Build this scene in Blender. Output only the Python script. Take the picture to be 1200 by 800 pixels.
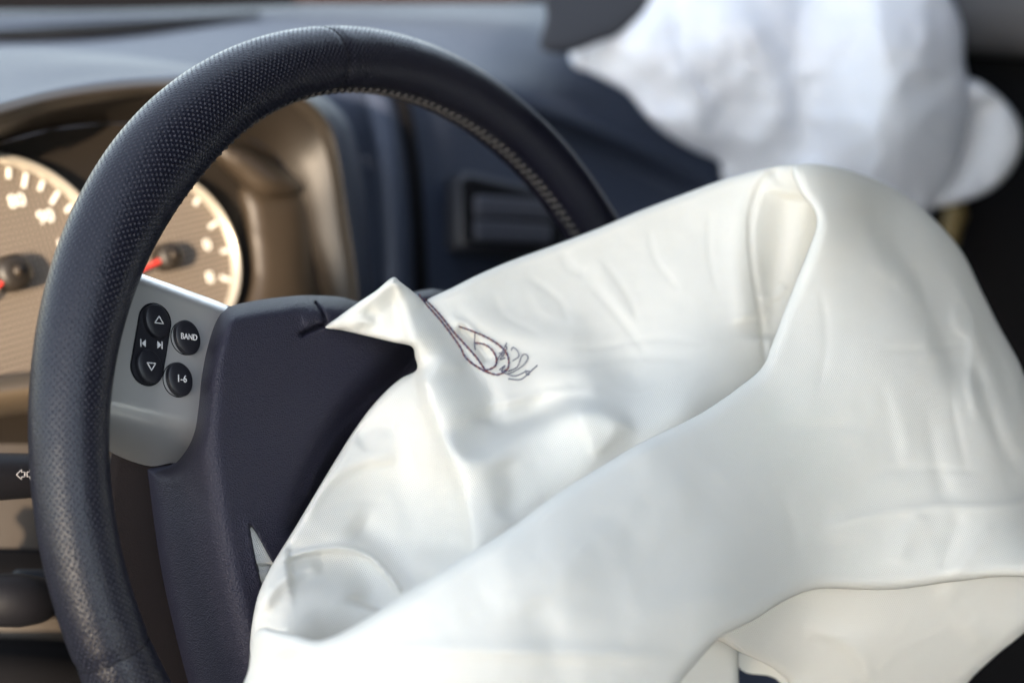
import bpy, bmesh, math, random
import numpy as np
from mathutils import Vector, Matrix
from mathutils.geometry import delaunay_2d_cdt
random.seed(7)
S = bpy.context.scene
for o in list(bpy.data.objects): bpy.data.objects.remove(o)
COL = S.collection

# ------------------------------------------------------------------ camera
CAM = np.array([-0.44338847, -0.38526756, 1.24371774])
F = 1600.0
PSI = math.radians(52.7205); PHI = math.radians(18)
_A = np.array([[1, 0, 0], [0, -math.sin(PHI), math.cos(PHI)], [0, -math.cos(PHI), -math.sin(PHI)]])
_R = np.array([[math.cos(PSI), math.sin(PSI), 0], [-math.sin(PSI), math.cos(PSI), 0], [0, 0, 1]])
M = _R @ _A                     # camera (right, down, forward) -> world
cd = bpy.data.cameras.new('camera'); cam = bpy.data.objects.new('camera', cd); COL.objects.link(cam)
rot = Matrix(((M[0, 0], -M[0, 1], -M[0, 2]), (M[1, 0], -M[1, 1], -M[1, 2]), (M[2, 0], -M[2, 1], -M[2, 2])))
cam.matrix_world = Matrix.Translation(Vector(CAM)) @ rot.to_4x4()
cd.sensor_width = 36; cd.lens = 48; cd.clip_start = 0.02; cd.clip_end = 500
cd.dof.use_dof = True; cd.dof.focus_distance = 0.545; cd.dof.aperture_fstop = 5.0
S.camera = cam

# ------------------------------------------------------------------ light
SUN_DIR = np.array([0.87, 0.45, -0.22]); SUN_DIR /= np.linalg.norm(SUN_DIR)   # direction of travel
S.world = bpy.data.worlds.new('World'); S.world.use_nodes = True
nt = S.world.node_tree; bg = nt.nodes['Background']
sky = nt.nodes.new('ShaderNodeTexSky'); sky.sky_type = 'NISHITA'; sky.sun_disc = False
sky.sun_elevation = math.asin(-SUN_DIR[2]); sky.sun_rotation = math.atan2(-SUN_DIR[0], -SUN_DIR[1])
sky.air_density = 1.2; sky.dust_density = 0.8; sky.ozone_density = 2.4
hs = nt.nodes.new('ShaderNodeHueSaturation'); hs.inputs['Saturation'].default_value = .5
nt.links.new(sky.outputs[0], hs.inputs['Color']); nt.links.new(hs.outputs[0], bg.inputs[0]); bg.inputs[1].default_value = 0.15
sl = bpy.data.lights.new('sun', 'SUN'); sl.energy = 2.6; sl.angle = math.radians(0.5); sl.color = (1, 0.80, 0.58)
so = bpy.data.objects.new('sun', sl); COL.objects.link(so)
so.rotation_euler = Vector(SUN_DIR).to_track_quat('-Z', 'Y').to_euler()
S.view_settings.view_transform = 'Standard'; S.view_settings.look = 'None'
S.view_settings.gamma = 1; S.view_settings.exposure = 2.4
S.render.engine = 'CYCLES'

# ------------------------------------------------------------------ mapping helpers
NW = M @ np.array([0.7457, -0.1556, -0.6480])
NW = np.array([0, -0.937461933, 0.34808781]); UW = np.array([1., 0, 0]); VW = np.array([0, 0.34808781, 0.937461933])
WC = np.array([0, 0, 1.0])      # wheel centre
def ray(x, y): return M @ np.array([(x - 600) / F, (y - 400) / F, 1.0])
def P(x, y, d): return CAM + ray(x, y) * d
def WP(x, y, w=0.0):            # point of the wheel-parallel plane at offset w (metres)
    d = ray(x, y); o = CAM - WC; t = (w - o @ NW) / (d @ NW); return CAM + d * t
def WL(u, v, w): return WC + UW * u + VW * v + NW * w     # wheel frame
def uvw(p): q = np.asarray(p) - WC; return np.array([q @ UW, q @ VW, q @ NW])
def mapP(xy, d):
    r = np.stack([(xy[:, 0] - 600) / F, (xy[:, 1] - 400) / F, np.ones(len(xy))], 1) @ M.T
    return CAM + r * d[:, None]
def mapW(xy, w):
    r = np.stack([(xy[:, 0] - 600) / F, (xy[:, 1] - 400) / F, np.ones(len(xy))], 1) @ M.T
    t = (w - (CAM - WC) @ NW) / (r @ NW); return CAM + r * t[:, None]

# ------------------------------------------------------------------ object helpers
def empty(name, label=None, cat=None, loc=(0, 0, 0), group=None):
    o = bpy.data.objects.new(name, None); COL.objects.link(o); o.location = Vector(loc)
    o.empty_display_size = .02
    if label: o['label'] = label; o['category'] = cat
    if group: o['group'] = group
    return o
def tag(o, label, cat, group=None):
    o['label'] = label; o['category'] = cat
    if group: o['group'] = group
    return o
def mk(name, verts, faces, m, parent=None, smooth=True, uv=None, kind=None, label=None):
    me = bpy.data.meshes.new(name)
    me.from_pydata([tuple(map(float, v)) for v in verts], [], [tuple(map(int, f)) for f in faces]); me.validate(); me.update()
    if uv is not None:
        l = me.uv_layers.new(name='UVMap'); vi = np.empty(len(me.loops), int); me.loops.foreach_get('vertex_index', vi)
        l.data.foreach_set('uv', np.asarray(uv, float)[vi].ravel())
    if smooth: me.polygons.foreach_set('use_smooth', [True] * len(me.polygons))
    me.materials.append(m)
    o = bpy.data.objects.new(name, me); COL.objects.link(o)
    if parent: attach(o, parent)
    if kind: o['kind'] = kind
    if label: o['label'] = label
    return o
def wloc(o):
    p = Vector((0, 0, 0))
    while o: p += o.location; o = o.parent
    return p
def attach(o, parent):          # meshes are written in world coordinates; keep them there
    o.parent = parent; o.location = o.location - wloc(parent)
def fix_normals(o):
    bm = bmesh.new(); bm.from_mesh(o.data); bmesh.ops.recalc_face_normals(bm, faces=bm.faces); bm.to_mesh(o.data); bm.free()
def bevel(o, w, seg=3, ang=30):
    b = o.modifiers.new('bevel', 'BEVEL'); b.width = w; b.segments = seg; b.limit_method = 'ANGLE'; b.angle_limit = math.radians(ang); return o
def cr(pts, n=8, closed=False):  # catmull-rom
    p = np.asarray(pts, float)
    if closed: q = np.vstack([p[-1], p, p[0], p[1]])
    else: q = np.vstack([2 * p[0] - p[1], p, 2 * p[-1] - p[-2]])
    out = []
    for i in range(1, len(q) - 2):
        a, b, c, d = q[i - 1], q[i], q[i + 1], q[i + 2]
        for k in range(n):
            t = k / n; out.append(.5 * ((2 * b) + (c - a) * t + (2 * a - 5 * b + 4 * c - d) * t * t + (3 * b - a - 3 * c + d) * t ** 3))
    if not closed: out.append(q[-2])
    return np.array(out)
def box(name, c, s, m, parent=None, rz=0, bev=0.0, R=None, label=None):
    v = []
    for z in (-1, 1):
        for x, y in ((-1, -1), (1, -1), (1, 1), (-1, 1)):
            q = np.array([x * s[0] / 2, y * s[1] / 2, z * s[2] / 2])
            if R is not None: q = R @ q
            else: q = np.array([q[0] * math.cos(rz) - q[1] * math.sin(rz), q[0] * math.sin(rz) + q[1] * math.cos(rz), q[2]])
            v.append(np.asarray(c) + q)
    f = [(3, 2, 1, 0), (4, 5, 6, 7), (0, 1, 5, 4), (1, 2, 6, 5), (2, 3, 7, 6), (3, 0, 4, 7)]
    o = mk(name, v, f, m, parent, smooth=bev > 0, label=label)
    if bev: bevel(o, bev)
    return o
def tube_geo(pts, r, n=8, cap=True):
    pts = np.asarray(pts, float); N = len(pts); r = np.broadcast_to(np.asarray(r, float), (N,))
    T = np.gradient(pts, axis=0); T /= np.linalg.norm(T, axis=1)[:, None] + 1e-12
    a = np.array([0, 0, 1.]) if abs(T[0][2]) < .9 else np.array([1., 0, 0])
    V = []; Fc = []
    u = np.cross(T[0], a); u /= np.linalg.norm(u)
    for i in range(N):
        u = u - T[i] * (u @ T[i]); u /= np.linalg.norm(u); w = np.cross(T[i], u)
        for k in range(n):
            t = 2 * math.pi * k / n; V.append(pts[i] + r[i] * (math.cos(t) * u + math.sin(t) * w))
    for i in range(N - 1):
        for k in range(n): Fc.append((i * n + k, i * n + (k + 1) % n, (i + 1) * n + (k + 1) % n, (i + 1) * n + k))
    if cap: Fc.append(tuple(range(n - 1, -1, -1))); Fc.append(tuple((N - 1) * n + k for k in range(n)))
    return V, Fc
def tube(name, pts, r, m, parent=None, n=10, kind=None, label=None):
    v, f = tube_geo(pts, r, n); return mk(name, v, f, m, parent, kind=kind, label=label)
def loft(name, rows, m, parent=None, n=8, closed=False, thick=0.0, label=None, sub=True):
    """rows of 3D points, smoothed both ways"""
    R = [cr(r, n, closed) for r in rows]; A = np.array(R)
    if sub:
        B = np.array([cr(A[:, j], n) for j in range(A.shape[1])]).transpose(1, 0, 2)
    else: B = A
    a, b = B.shape[:2]; V = B.reshape(-1, 3); f = []
    for i in range(a - 1):
        for j in range(b if closed else b - 1):
            j2 = (j + 1) % b; f.append((i * b + j, i * b + j2, (i + 1) * b + j2, (i + 1) * b + j))
    uv = np.stack(np.meshgrid(np.arange(b) / b, np.arange(a) / a), -1).reshape(-1, 2)
    o = mk(name, V, f, m, parent, uv=uv, label=label)
    if thick: s = o.modifiers.new('thickness', 'SOLIDIFY'); s.thickness = thick; s.offset = -1
    return o

# ------------------------------------------------------------------ fields over a 2D domain
def seg_dist(X, poly, closed=False):
    """distance of X to polyline, signed side and normalised arc position"""
    A = np.asarray(poly, float); B = np.roll(A, -1, 0) if closed else A[1:]
    A = A if closed else A[:-1]
    L = np.linalg.norm(B - A, axis=1); cum = np.concatenate([[0], np.cumsum(L)])
    best = np.full(len(X), 1e9); side = np.zeros(len(X)); arc = np.zeros(len(X))
    for i in range(len(A)):
        e = B[i] - A[i]; l2 = e @ e + 1e-12; t = np.clip(((X - A[i]) @ e) / l2, 0, 1)
        q = A[i] + t[:, None] * e; d = np.linalg.norm(X - q, axis=1); k = d < best
        best[k] = d[k]; arc[k] = (cum[i] + t[k] * L[i]) / cum[-1]
        cz = e[0] * (X[:, 1] - A[i][1]) - e[1] * (X[:, 0] - A[i][0]); side[k] = np.sign(cz[k])
    return best, side, arc
def inside(X, poly):
    c = np.zeros(len(X), bool); P0 = np.asarray(poly); P1 = np.roll(P0, -1, 0)
    for (x0, y0), (x1, y1) in zip(P0, P1):
        if y0 == y1: continue
        k = ((y0 > X[:, 1]) != (y1 > X[:, 1])) & (X[:, 0] < (x1 - x0) * (X[:, 1] - y0) / (y1 - y0) + x0); c ^= k
    return c
def tps(ctrl):
    C = np.array([(c[0], c[1]) for c in ctrl], float) / 100; z = np.array([c[2] for c in ctrl], float); n = len(C)
    def U(r2): return np.where(r2 > 1e-12, r2 * np.log(r2 + 1e-20), 0)
    K = U(((C[:, None] - C[None]) ** 2).sum(2)) + np.eye(n) * 0.002
    Q = np.hstack([np.ones((n, 1)), C]); A = np.block([[K, Q], [Q.T, np.zeros((3, 3))]])
    s = np.linalg.solve(A, np.concatenate([z, np.zeros(3)]))
    def f(X):
        Y = X / 100; return U(((Y[:, None] - C[None]) ** 2).sum(2)) @ s[:n] + s[n] + Y @ s[n + 1:]
    return f
def feature(X, line, amp, wa, wb=None, kind='g', fade=.18, n=6):
    """crease along a pixel line: amp in value units (negative = toward camera); wa/wb widths on either side"""
    wb = wa if wb is None else wb
    L = cr(line, n); d, s, a = seg_dist(X, L); w = np.where(s > 0, wa, wb)
    if kind == 'g': g = np.exp(-(d / w) ** 2)
    elif kind == 'e': g = np.exp(-(np.sqrt(d * d + 2.0) - 1.4) / w)
    elif kind == 's': return amp * (1 / (1 + np.exp(-np.clip(d * s / wa, -30, 30)))) * np.exp(-(d / wb) ** 2) * _fade(a, fade)
    return amp * g * _fade(a, fade)
def _fade(a, f):
    if f <= 0: return 1.0
    t = np.clip(np.minimum(a, 1 - a) / f, 0, 1); return t * t * (3 - 2 * t)
class Noise:
    def __init__(s, seed): s.r = np.random.RandomState(seed); s.g = s.r.rand(64, 64)
    def __call__(s, X, sc):
        x = X[:, 0] / sc + 100; y = X[:, 1] / sc + 100; i = np.floor(x).astype(int); j = np.floor(y).astype(int); u = x - i; v = y - j
        u = u * u * (3 - 2 * u); v = v * v * (3 - 2 * v); g = s.g; G = lambda a, b: g[a % 64, b % 64]
        return (G(i, j) * (1 - u) + G(i + 1, j) * u) * (1 - v) + (G(i, j + 1) * (1 - u) + G(i + 1, j + 1) * u) * v - .5
def layer(name, outline, hfun, mapfun, m, parent=None, step=5.0, rings=(1.2, 3, 6, 10), smooth_n=6, back=None, uvs=1.0, label=None, roll=None, raw=False, lines=()):
    """sheet whose edge follows `outline`; hfun(X, dist) gives its height. back: function(X,dist)->extra depth closing it behind"""
    O = np.asarray(outline, float) if raw else cr(outline, smooth_n, True)
    keep = [0]
    for i in range(1, len(O)):
        if np.linalg.norm(O[i] - O[keep[-1]]) > 1.2: keep.append(i)
    O = O[keep]
    seg = []
    for i in range(len(O)):
        a, b = O[i], O[(i + 1) % len(O)]; k = max(1, int(np.linalg.norm(b - a) / (step * 1.0)))
        for t in range(k): seg.append(a + (b - a) * t / k)
    O = np.array(seg); nb = len(O)
    T = np.roll(O, -1, 0) - np.roll(O, 1, 0); T /= np.linalg.norm(T, axis=1)[:, None] + 1e-9; Nn = np.stack([-T[:, 1], T[:, 0]], 1)
    area = (O[:, 0] * np.roll(O[:, 1], -1) - np.roll(O[:, 0], -1) * O[:, 1]).sum()
    if area < 0: Nn = -Nn
    pts = []
    for r in rings:
        q = O + Nn * r; d, _, _ = seg_dist(q, O, True); pts.append(q[inside(q, O) & (d > r * .9)])
    for ln in lines:
        q = cr(ln, 12); d, _, _ = seg_dist(q, O, True); pts.append(q[inside(q, O) & (d > rings[-1])])
    x0, y0 = O.min(0); x1, y1 = O.max(0)
    gx, gy = np.meshgrid(np.arange(x0, x1, step), np.arange(y0, y1, step * .87)); gx = gx + (np.arange(gx.shape[0]) % 2)[:, None] * step / 2
    g = np.stack([gx.ravel(), gy.ravel()], 1); g = g + (np.random.RandomState(1).rand(*g.shape) - .5) * step * .15
    d, _, _ = seg_dist(g, O, True); pts.append(g[inside(g, O) & (d > rings[-1] + step * .5)])
    A = np.vstack([O] + pts)
    r = delaunay_2d_cdt([Vector(p) for p in A], [], [list(range(nb))], 1, 1e-5)
    V = np.array([tuple(v) for v in r[0]]); Fc = [tuple(f) for f in r[2]]
    dist, _, _ = seg_dist(V, O, True)
    h = hfun(V, dist); W = mapfun(V, h)
    uv = V * uvs
    if back is not None:
        hb = h + back(V, dist); inn = dist > 0.05; idx = np.full(len(V), -1); idx[~inn] = np.where(~inn)[0]; idx[inn] = len(V) + np.arange(inn.sum())
        W = np.vstack([W, mapfun(V[inn], hb[inn])]); uv = np.vstack([uv, uv[inn]])
        Fc = Fc + [tuple(idx[i] for i in reversed(f)) for f in Fc]
    return mk(name, W, Fc, m, parent, uv=uv, label=label)
def join(objs, name):
    """merge meshes of one continuous part"""
    bm = bmesh.new()
    for o in objs:
        bm.from_mesh(o.data)
    me = bpy.data.meshes.new(name); bm.to_mesh(me); bm.free(); me.materials.append(objs[0].data.materials[0])
    n = bpy.data.objects.new(name, me); COL.objects.link(n)
    par = objs[0].parent; n.parent = par; n.location = objs[0].location
    for o in objs: bpy.data.objects.remove(o)
    return n

# ------------------------------------------------------------------ materials
def mat(name, col, rough=.5, metal=0, spec=.5, bump=None, var=0.0, coat=0, sheen=0, trans=0, bump2=None, vscale=8):
    m = bpy.data.materials.new(name); m.use_nodes = True; n = m.node_tree; b = n.nodes['Principled BSDF']
    b.inputs['Base Color'].default_value = (*col, 1); b.inputs['Roughness'].default_value = rough; b.inputs['Metallic'].default_value = metal
    b.inputs['Specular IOR Level'].default_value = spec; b.inputs['Coat Weight'].default_value = coat; b.inputs['Sheen Weight'].default_value = sheen
    tc = n.nodes.new('ShaderNodeTexCoord')
    if var:
        no = n.nodes.new('ShaderNodeTexNoise'); no.inputs['Scale'].default_value = vscale; no.inputs['Detail'].default_value = 6
        mx = n.nodes.new('ShaderNodeMix'); mx.data_type = 'RGBA'
        mx.inputs[6].default_value = (*[c * (1 - var) for c in col], 1); mx.inputs[7].default_value = (*[min(1, c * (1 + var)) for c in col], 1)
        n.links.new(tc.outputs['Object'], no.inputs[0]); n.links.new(no.outputs[0], mx.inputs[0]); n.links.new(mx.outputs[2], b.inputs['Base Color'])
        mr = n.nodes.new('ShaderNodeMapRange'); mr.inputs[3].default_value = rough * .85; mr.inputs[4].default_value = min(1, rough * 1.15)
        n.links.new(no.outputs[0], mr.inputs[0]); n.links.new(mr.outputs[0], b.inputs['Roughness'])
    prev = None
    for bb in (bump, bump2):
        if not bb: continue
        typ, sc, dist = bb
        if typ == 'voronoi': t = n.nodes.new('ShaderNodeTexVoronoi'); t.inputs['Scale'].default_value = sc; out = t.outputs['Distance']
        else: t = n.nodes.new('ShaderNodeTexNoise'); t.inputs['Scale'].default_value = sc; t.inputs['Detail'].default_value = 4; out = t.outputs[0]
        n.links.new(tc.outputs['Object'], t.inputs[0])
        bu = n.nodes.new('ShaderNodeBump'); bu.inputs['Distance'].default_value = dist; bu.inputs['Strength'].default_value = .8
        n.links.new(out, bu.inputs['Height']); n.links.new(bu.outputs[0], b.inputs['Normal'])
        if prev: n.links.new(prev.outputs[0], bu.inputs['Normal'])
        prev = bu
    return m
def math_node(n, op, a, b=None):
    k = n.nodes.new('ShaderNodeMath'); k.operation = op
    for i, x in enumerate((a, b)):
        if x is None: continue
        if isinstance(x, (int, float)): k.inputs[i].default_value = x
        else: n.links.new(x, k.inputs[i])
    return k.outputs[0]

MT = {}
MT['plastic'] = mat('dark_plastic', (.022, .024, .032), .42, bump=('voronoi', 1400, .00025), var=.12)
MT['dash'] = mat('dashboard_plastic', (.025, .033, .056), .5, spec=.38, bump=('voronoi', 900, .0003), var=.1)
MT['pad'] = mat('airbag_cover_vinyl', (.016, .015, .028), .52, spec=.34, bump=('voronoi', 1500, .0004), bump2=('noise', 60, .0004), var=.10)
MT['crack'] = mat('torn_edge', (.006, .006, .008), .8, spec=.2)
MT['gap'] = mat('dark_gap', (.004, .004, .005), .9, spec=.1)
MT['silver'] = mat('silver_paint', (.64, .63, .61), .34, metal=.7, bump=('noise', 2200, .00003), var=.05, vscale=20)
MT['button'] = mat('button_rubber', (.012, .012, .016), .38, spec=.45, bump=('noise', 3000, .00003))
MT['print'] = mat('white_print', (.62, .62, .62), .6)
MT['stitch'] = mat('grey_thread', (.085, .08, .08), .7, spec=.2, bump=('noise', 4000, .0002))
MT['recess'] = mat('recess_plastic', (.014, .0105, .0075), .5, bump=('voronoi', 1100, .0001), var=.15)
MT['column'] = mat('column_plastic', (.095, .072, .048), .5, bump=('voronoi', 1100, .00012), var=.12)
MT['knee'] = mat('knee_plastic', (.045, .036, .028), .6, var=.1)
MT['shroud'] = mat('shroud_plastic', (.018, .014, .012), .5, bump=('voronoi', 1400, .0001), var=.12)
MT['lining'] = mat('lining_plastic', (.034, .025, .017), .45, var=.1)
MT['dialbezel'] = mat('dial_ring', (.55, .50, .42), .32, metal=.6)
MT['dialprint'] = mat('dial_print', (.85, .82, .75), .5)
MT['red'] = mat('needle_red', (.65, .05, .04), .4)
MT['black'] = mat('black_trim', (.005, .005, .007), .55, spec=.25)
MT['brass'] = mat('yellow_trim', (.20, .15, .06), .4)
MT['door'] = mat('door_trim', (.0035, .0035, .0045), .8, spec=.12, var=.2)
MT['greytrim'] = mat('grey_trim', (.055, .053, .056), .7, var=.1)
MT['wire'] = mat('blue_thread', (.05, .06, .13), .8, spec=.2)
MT['wire2'] = mat('rust_thread', (.20, .07, .055), .8, spec=.2)
MT['wire3'] = mat('grey_ink', (.16, .16, .20), .8, spec=.2)

def leather():
    m = mat('perforated_leather', (.010, .0105, .015), .30, spec=.42)
    n = m.node_tree; b = n.nodes['Principled BSDF']
    uv = n.nodes.new('ShaderNodeUVMap'); uv.uv_map = 'UVMap'; sp = n.nodes.new('ShaderNodeSeparateXYZ'); n.links.new(uv.outputs[0], sp.inputs[0])
    X, Y = sp.outputs[0], sp.outputs[1]
    def lattice(ox, oy):
        fx = math_node(n, 'SUBTRACT', math_node(n, 'FRACT', math_node(n, 'ADD', X, ox)), .5)
        fy = math_node(n, 'SUBTRACT', math_node(n, 'FRACT', math_node(n, 'ADD', Y, oy)), .5)
        fy = math_node(n, 'MULTIPLY', fy, 1.0)
        return math_node(n, 'SQRT', math_node(n, 'ADD', math_node(n, 'MULTIPLY', fx, fx), math_node(n, 'MULTIPLY', fy, fy)))
    d = math_node(n, 'MINIMUM', lattice(0, 0), lattice(.5, .5))
    mr = n.nodes.new('ShaderNodeMapRange'); mr.interpolation_type = 'SMOOTHSTEP'
    mr.inputs[1].default_value = .13; mr.inputs[2].default_value = .20; mr.inputs[3].default_value = 1; mr.inputs[4].default_value = 0
    n.links.new(d, mr.inputs[0])
    at = n.nodes.new('ShaderNodeAttribute'); at.attribute_name = 'perf'
    hole = math_node(n, 'MULTIPLY', mr.outputs[0], at.outputs['Fac'])
    mx = n.nodes.new('ShaderNodeMix'); mx.data_type = 'RGBA'; mx.inputs[6].default_value = (.0062, .0064, .0125, 1); mx.inputs[7].default_value = (.05, .05, .064, 1)
    n.links.new(hole, mx.inputs[0]); n.links.new(mx.outputs[2], b.inputs['Base Color'])
    sp2 = math_node(n, 'MULTIPLY', math_node(n, 'SUBTRACT', 1, hole), .42); n.links.new(sp2, b.inputs['Specular IOR Level'])
    tc = n.nodes.new('ShaderNodeTexCoord'); vo = n.nodes.new('ShaderNodeTexVoronoi'); vo.inputs['Scale'].default_value = 1100; n.links.new(tc.outputs['Object'], vo.inputs[0])
    no = n.nodes.new('ShaderNodeTexNoise'); no.inputs['Scale'].default_value = 45; no.inputs['Detail'].default_value = 5; n.links.new(tc.outputs['Object'], no.inputs[0])
    r = n.nodes.new('ShaderNodeMapRange'); r.inputs[3].default_value = .25; r.inputs[4].default_value = .38; n.links.new(no.outputs[0], r.inputs[0])
    n.links.new(r.outputs[0], b.inputs['Roughness'])
    h = math_node(n, 'ADD', math_node(n, 'MULTIPLY', hole, -1.0), math_node(n, 'MULTIPLY', vo.outputs['Distance'], .14))
    h = math_node(n, 'ADD', h, math_node(n, 'MULTIPLY', no.outputs[0], .6))
    bu = n.nodes.new('ShaderNodeBump'); bu.inputs['Distance'].default_value = .0009; bu.inputs['Strength'].default_value = 1; n.links.new(h, bu.inputs['Height']); n.links.new(bu.outputs[0], b.inputs['Normal'])
    return m
MT['leather'] = leather()

def fabric(name, col, pitch=3.1, dist=.00016, trans=.3):
    """nylon weave; UV is in millimetre-like units along the cloth"""
    m = bpy.data.materials.new(name); m.use_nodes = True; n = m.node_tree; b = n.nodes['Principled BSDF']
    b.inputs['Roughness'].default_value = .75; b.inputs['Specular IOR Level'].default_value = .08; b.inputs['Sheen Weight'].default_value = .05; b.inputs['Sheen Roughness'].default_value = .4
    uv = n.nodes.new('ShaderNodeUVMap'); uv.uv_map = 'UVMap'; sp = n.nodes.new('ShaderNodeSeparateXYZ'); n.links.new(uv.outputs[0], sp.inputs[0])
    k = 2 * math.pi / pitch; c, s = math.cos(.35), math.sin(.35)
    a = math_node(n, 'ADD', math_node(n, 'MULTIPLY', sp.outputs[0], k * c), math_node(n, 'MULTIPLY', sp.outputs[1], k * s))
    d = math_node(n, 'ADD', math_node(n, 'MULTIPLY', sp.outputs[0], -k * s), math_node(n, 'MULTIPLY', sp.outputs[1], k * c))
    w = math_node(n, 'MULTIPLY', math_node(n, 'SINE', a), math_node(n, 'SINE', d))
    tc = n.nodes.new('ShaderNodeTexCoord')
    no = n.nodes.new('ShaderNodeTexNoise'); no.inputs['Scale'].default_value = 22; no.inputs['Detail'].default_value = 6; no.inputs['Roughness'].default_value = .55; n.links.new(tc.outputs['Object'], no.inputs[0])
    mx = n.nodes.new('ShaderNodeMix'); mx.data_type = 'RGBA'; mx.inputs[6].default_value = (*[x * .965 for x in col], 1); mx.inputs[7].default_value = (*col, 1)
    n.links.new(no.outputs[0], mx.inputs[0]); n.links.new(mx.outputs[2], b.inputs['Base Color'])
    b1 = n.nodes.new('ShaderNodeBump'); b1.inputs['Distance'].default_value = dist; b1.inputs['Strength'].default_value = 1; n.links.new(w, b1.inputs['Height'])
    # crumple creases from being packed
    vo = n.nodes.new('ShaderNodeTexVoronoi'); vo.feature = 'DISTANCE_TO_EDGE'; vo.inputs['Scale'].default_value = 17
    wp = n.nodes.new('ShaderNodeVectorMath'); wp.operation = 'ADD'; n2 = n.nodes.new('ShaderNodeTexNoise'); n2.inputs['Scale'].default_value = 9; n.links.new(tc.outputs['Object'], n2.inputs[0])
    sc = n.nodes.new('ShaderNodeVectorMath'); sc.operation = 'SCALE'; sc.inputs['Scale'].default_value = .12; n.links.new(n2.outputs[1], sc.inputs[0])
    n.links.new(tc.outputs['Object'], wp.inputs[0]); n.links.new(sc.outputs[0], wp.inputs[1]); n.links.new(wp.outputs[0], vo.inputs['Vector'])
    ed = n.nodes.new('ShaderNodeMapRange'); ed.interpolation_type = 'SMOOTHSTEP'; ed.inputs[1].default_value = 0; ed.inputs[2].default_value = .10; ed.inputs[3].default_value = 1; ed.inputs[4].default_value = 0; n.links.new(vo.outputs[0], ed.inputs[0])
    n3 = n.nodes.new('ShaderNodeTexNoise'); n3.inputs['Scale'].default_value = 12; n.links.new(tc.outputs['Object'], n3.inputs[0])
    gate = n.nodes.new('ShaderNodeMapRange'); gate.inputs[1].default_value = .5; gate.inputs[2].default_value = .7; n.links.new(n3.outputs[0], gate.inputs[0])
    cs = math_node(n, 'MULTIPLY', ed.outputs[0], gate.outputs[0])
    hh = math_node(n, 'ADD', math_node(n, 'MULTIPLY', cs, .55), math_node(n, 'MULTIPLY', no.outputs[0], 1.6))
    b2 = n.nodes.new('ShaderNodeBump'); b2.inputs['Distance'].default_value = .0005; b2.inputs['Strength'].default_value = .8; n.links.new(hh, b2.inputs['Height'])
    n.links.new(b1.outputs[0], b2.inputs['Normal']); n.links.new(b2.outputs[0], b.inputs['Normal'])
    tr = n.nodes.new('ShaderNodeBsdfTranslucent'); tr.inputs[0].default_value = (*col, 1); ms = n.nodes.new('ShaderNodeMixShader'); ms.inputs[0].default_value = trans
    n.links.new(b.outputs[0], ms.inputs[1]); n.links.new(tr.outputs[0], ms.inputs[2]); n.links.new(ms.outputs[0], n.nodes['Material Output'].inputs[0])
    return m
MT['bag'] = fabric('airbag_nylon', (.93, .917, .862))
MT['bag2'] = fabric('passenger_airbag_nylon', (.88, .90, .95), 6.0)
def dialmat():
    m = mat('dial_face', (.20, .17, .13), .5); n = m.node_tree; b = n.nodes['Principled BSDF']
    tc = n.nodes.new('ShaderNodeTexCoord'); sp = n.nodes.new('ShaderNodeSeparateXYZ'); n.links.new(tc.outputs['Object'], sp.inputs[0])
    a = math_node(n, 'SINE', math_node(n, 'MULTIPLY', sp.outputs[0], 2100)); c = math_node(n, 'SINE', math_node(n, 'MULTIPLY', sp.outputs[2], 2100))
    g = math_node(n, 'MAXIMUM', a, c); mr = n.nodes.new('ShaderNodeMapRange'); mr.inputs[1].default_value = .2; mr.inputs[2].default_value = .8
    n.links.new(g, mr.inputs[0]); mx = n.nodes.new('ShaderNodeMix'); mx.data_type = 'RGBA'; mx.inputs[6].default_value = (.24, .20, .16, 1); mx.inputs[7].default_value = (.07, .055, .045, 1)
    n.links.new(mr.outputs[0], mx.inputs[0]); n.links.new(mx.outputs[2], b.inputs['Base Color']); return m
MT['dial'] = dialmat()

# ================================================================== SETTING: the car body round the scene
def struct(o): o['kind'] = 'structure'; return o
struct(box('ground', (0, 0, -.30), (40, 40, .02), mat('asphalt', (.05, .05, .05), .9, bump=('noise', 300, .002), var=.2)))
struct(box('car_floor', (.4, -.1, .12), (1.5, 2.2, .03), MT['door']))
struct(box('car_roof', (.52, -.62, 1.42), (1.30, 1.30, .04), MT['greytrim'], bev=.01))
# unseen wall added to block low sun from all but the cockpit front
wy = -.31 + (-3.0 + .80) * (.45 / .87)
struct(box('sun_block_wall', (-3.05, wy - 3.0, 1.04), (.1, 6.0, 2.66), mat('sun_block_render', (.5, .5, .48), .9, bump=('noise', 60, .004), var=.1)))
struct(box('rear_seat_back', (.50, -1.30, .75), (1.40, .12, 1.3), MT['door'], bev=.02))
struct(box('passenger_seat_back', (.80, -.80, .80), (.46, .12, .95), MT['door'], bev=.04))
struct(box('firewall', (.40, 1.05, .55), (1.6, .04, .95), MT['gap']))

# passenger door and what glints on it
dr = empty('passenger_door', 'black far-side car door behind the airbags at the right edge', 'car door', (1.16, -.1, .4))
box('door_panel', (1.19, -.25, .62), (.05, 1.7, .9), MT['door'], dr, bev=.01)
loft('door_sill', [[(1.12, y, z0 + .0) for y in (-1.0, -.4, .1, .55)] if 0 else [(1.16 - dx, y, 1.12 + dz) for y in (-1.0, -.4, .1, .55)] for dx, dz in ((.0, -.05), (.05, -.04), (.06, .0), (.04, .04), (-.02, .05))], MT['greytrim'], dr)
box('window_surround', (1.20, -.2, 1.30), (.04, 1.8, .40), MT['gap'], dr)

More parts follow.
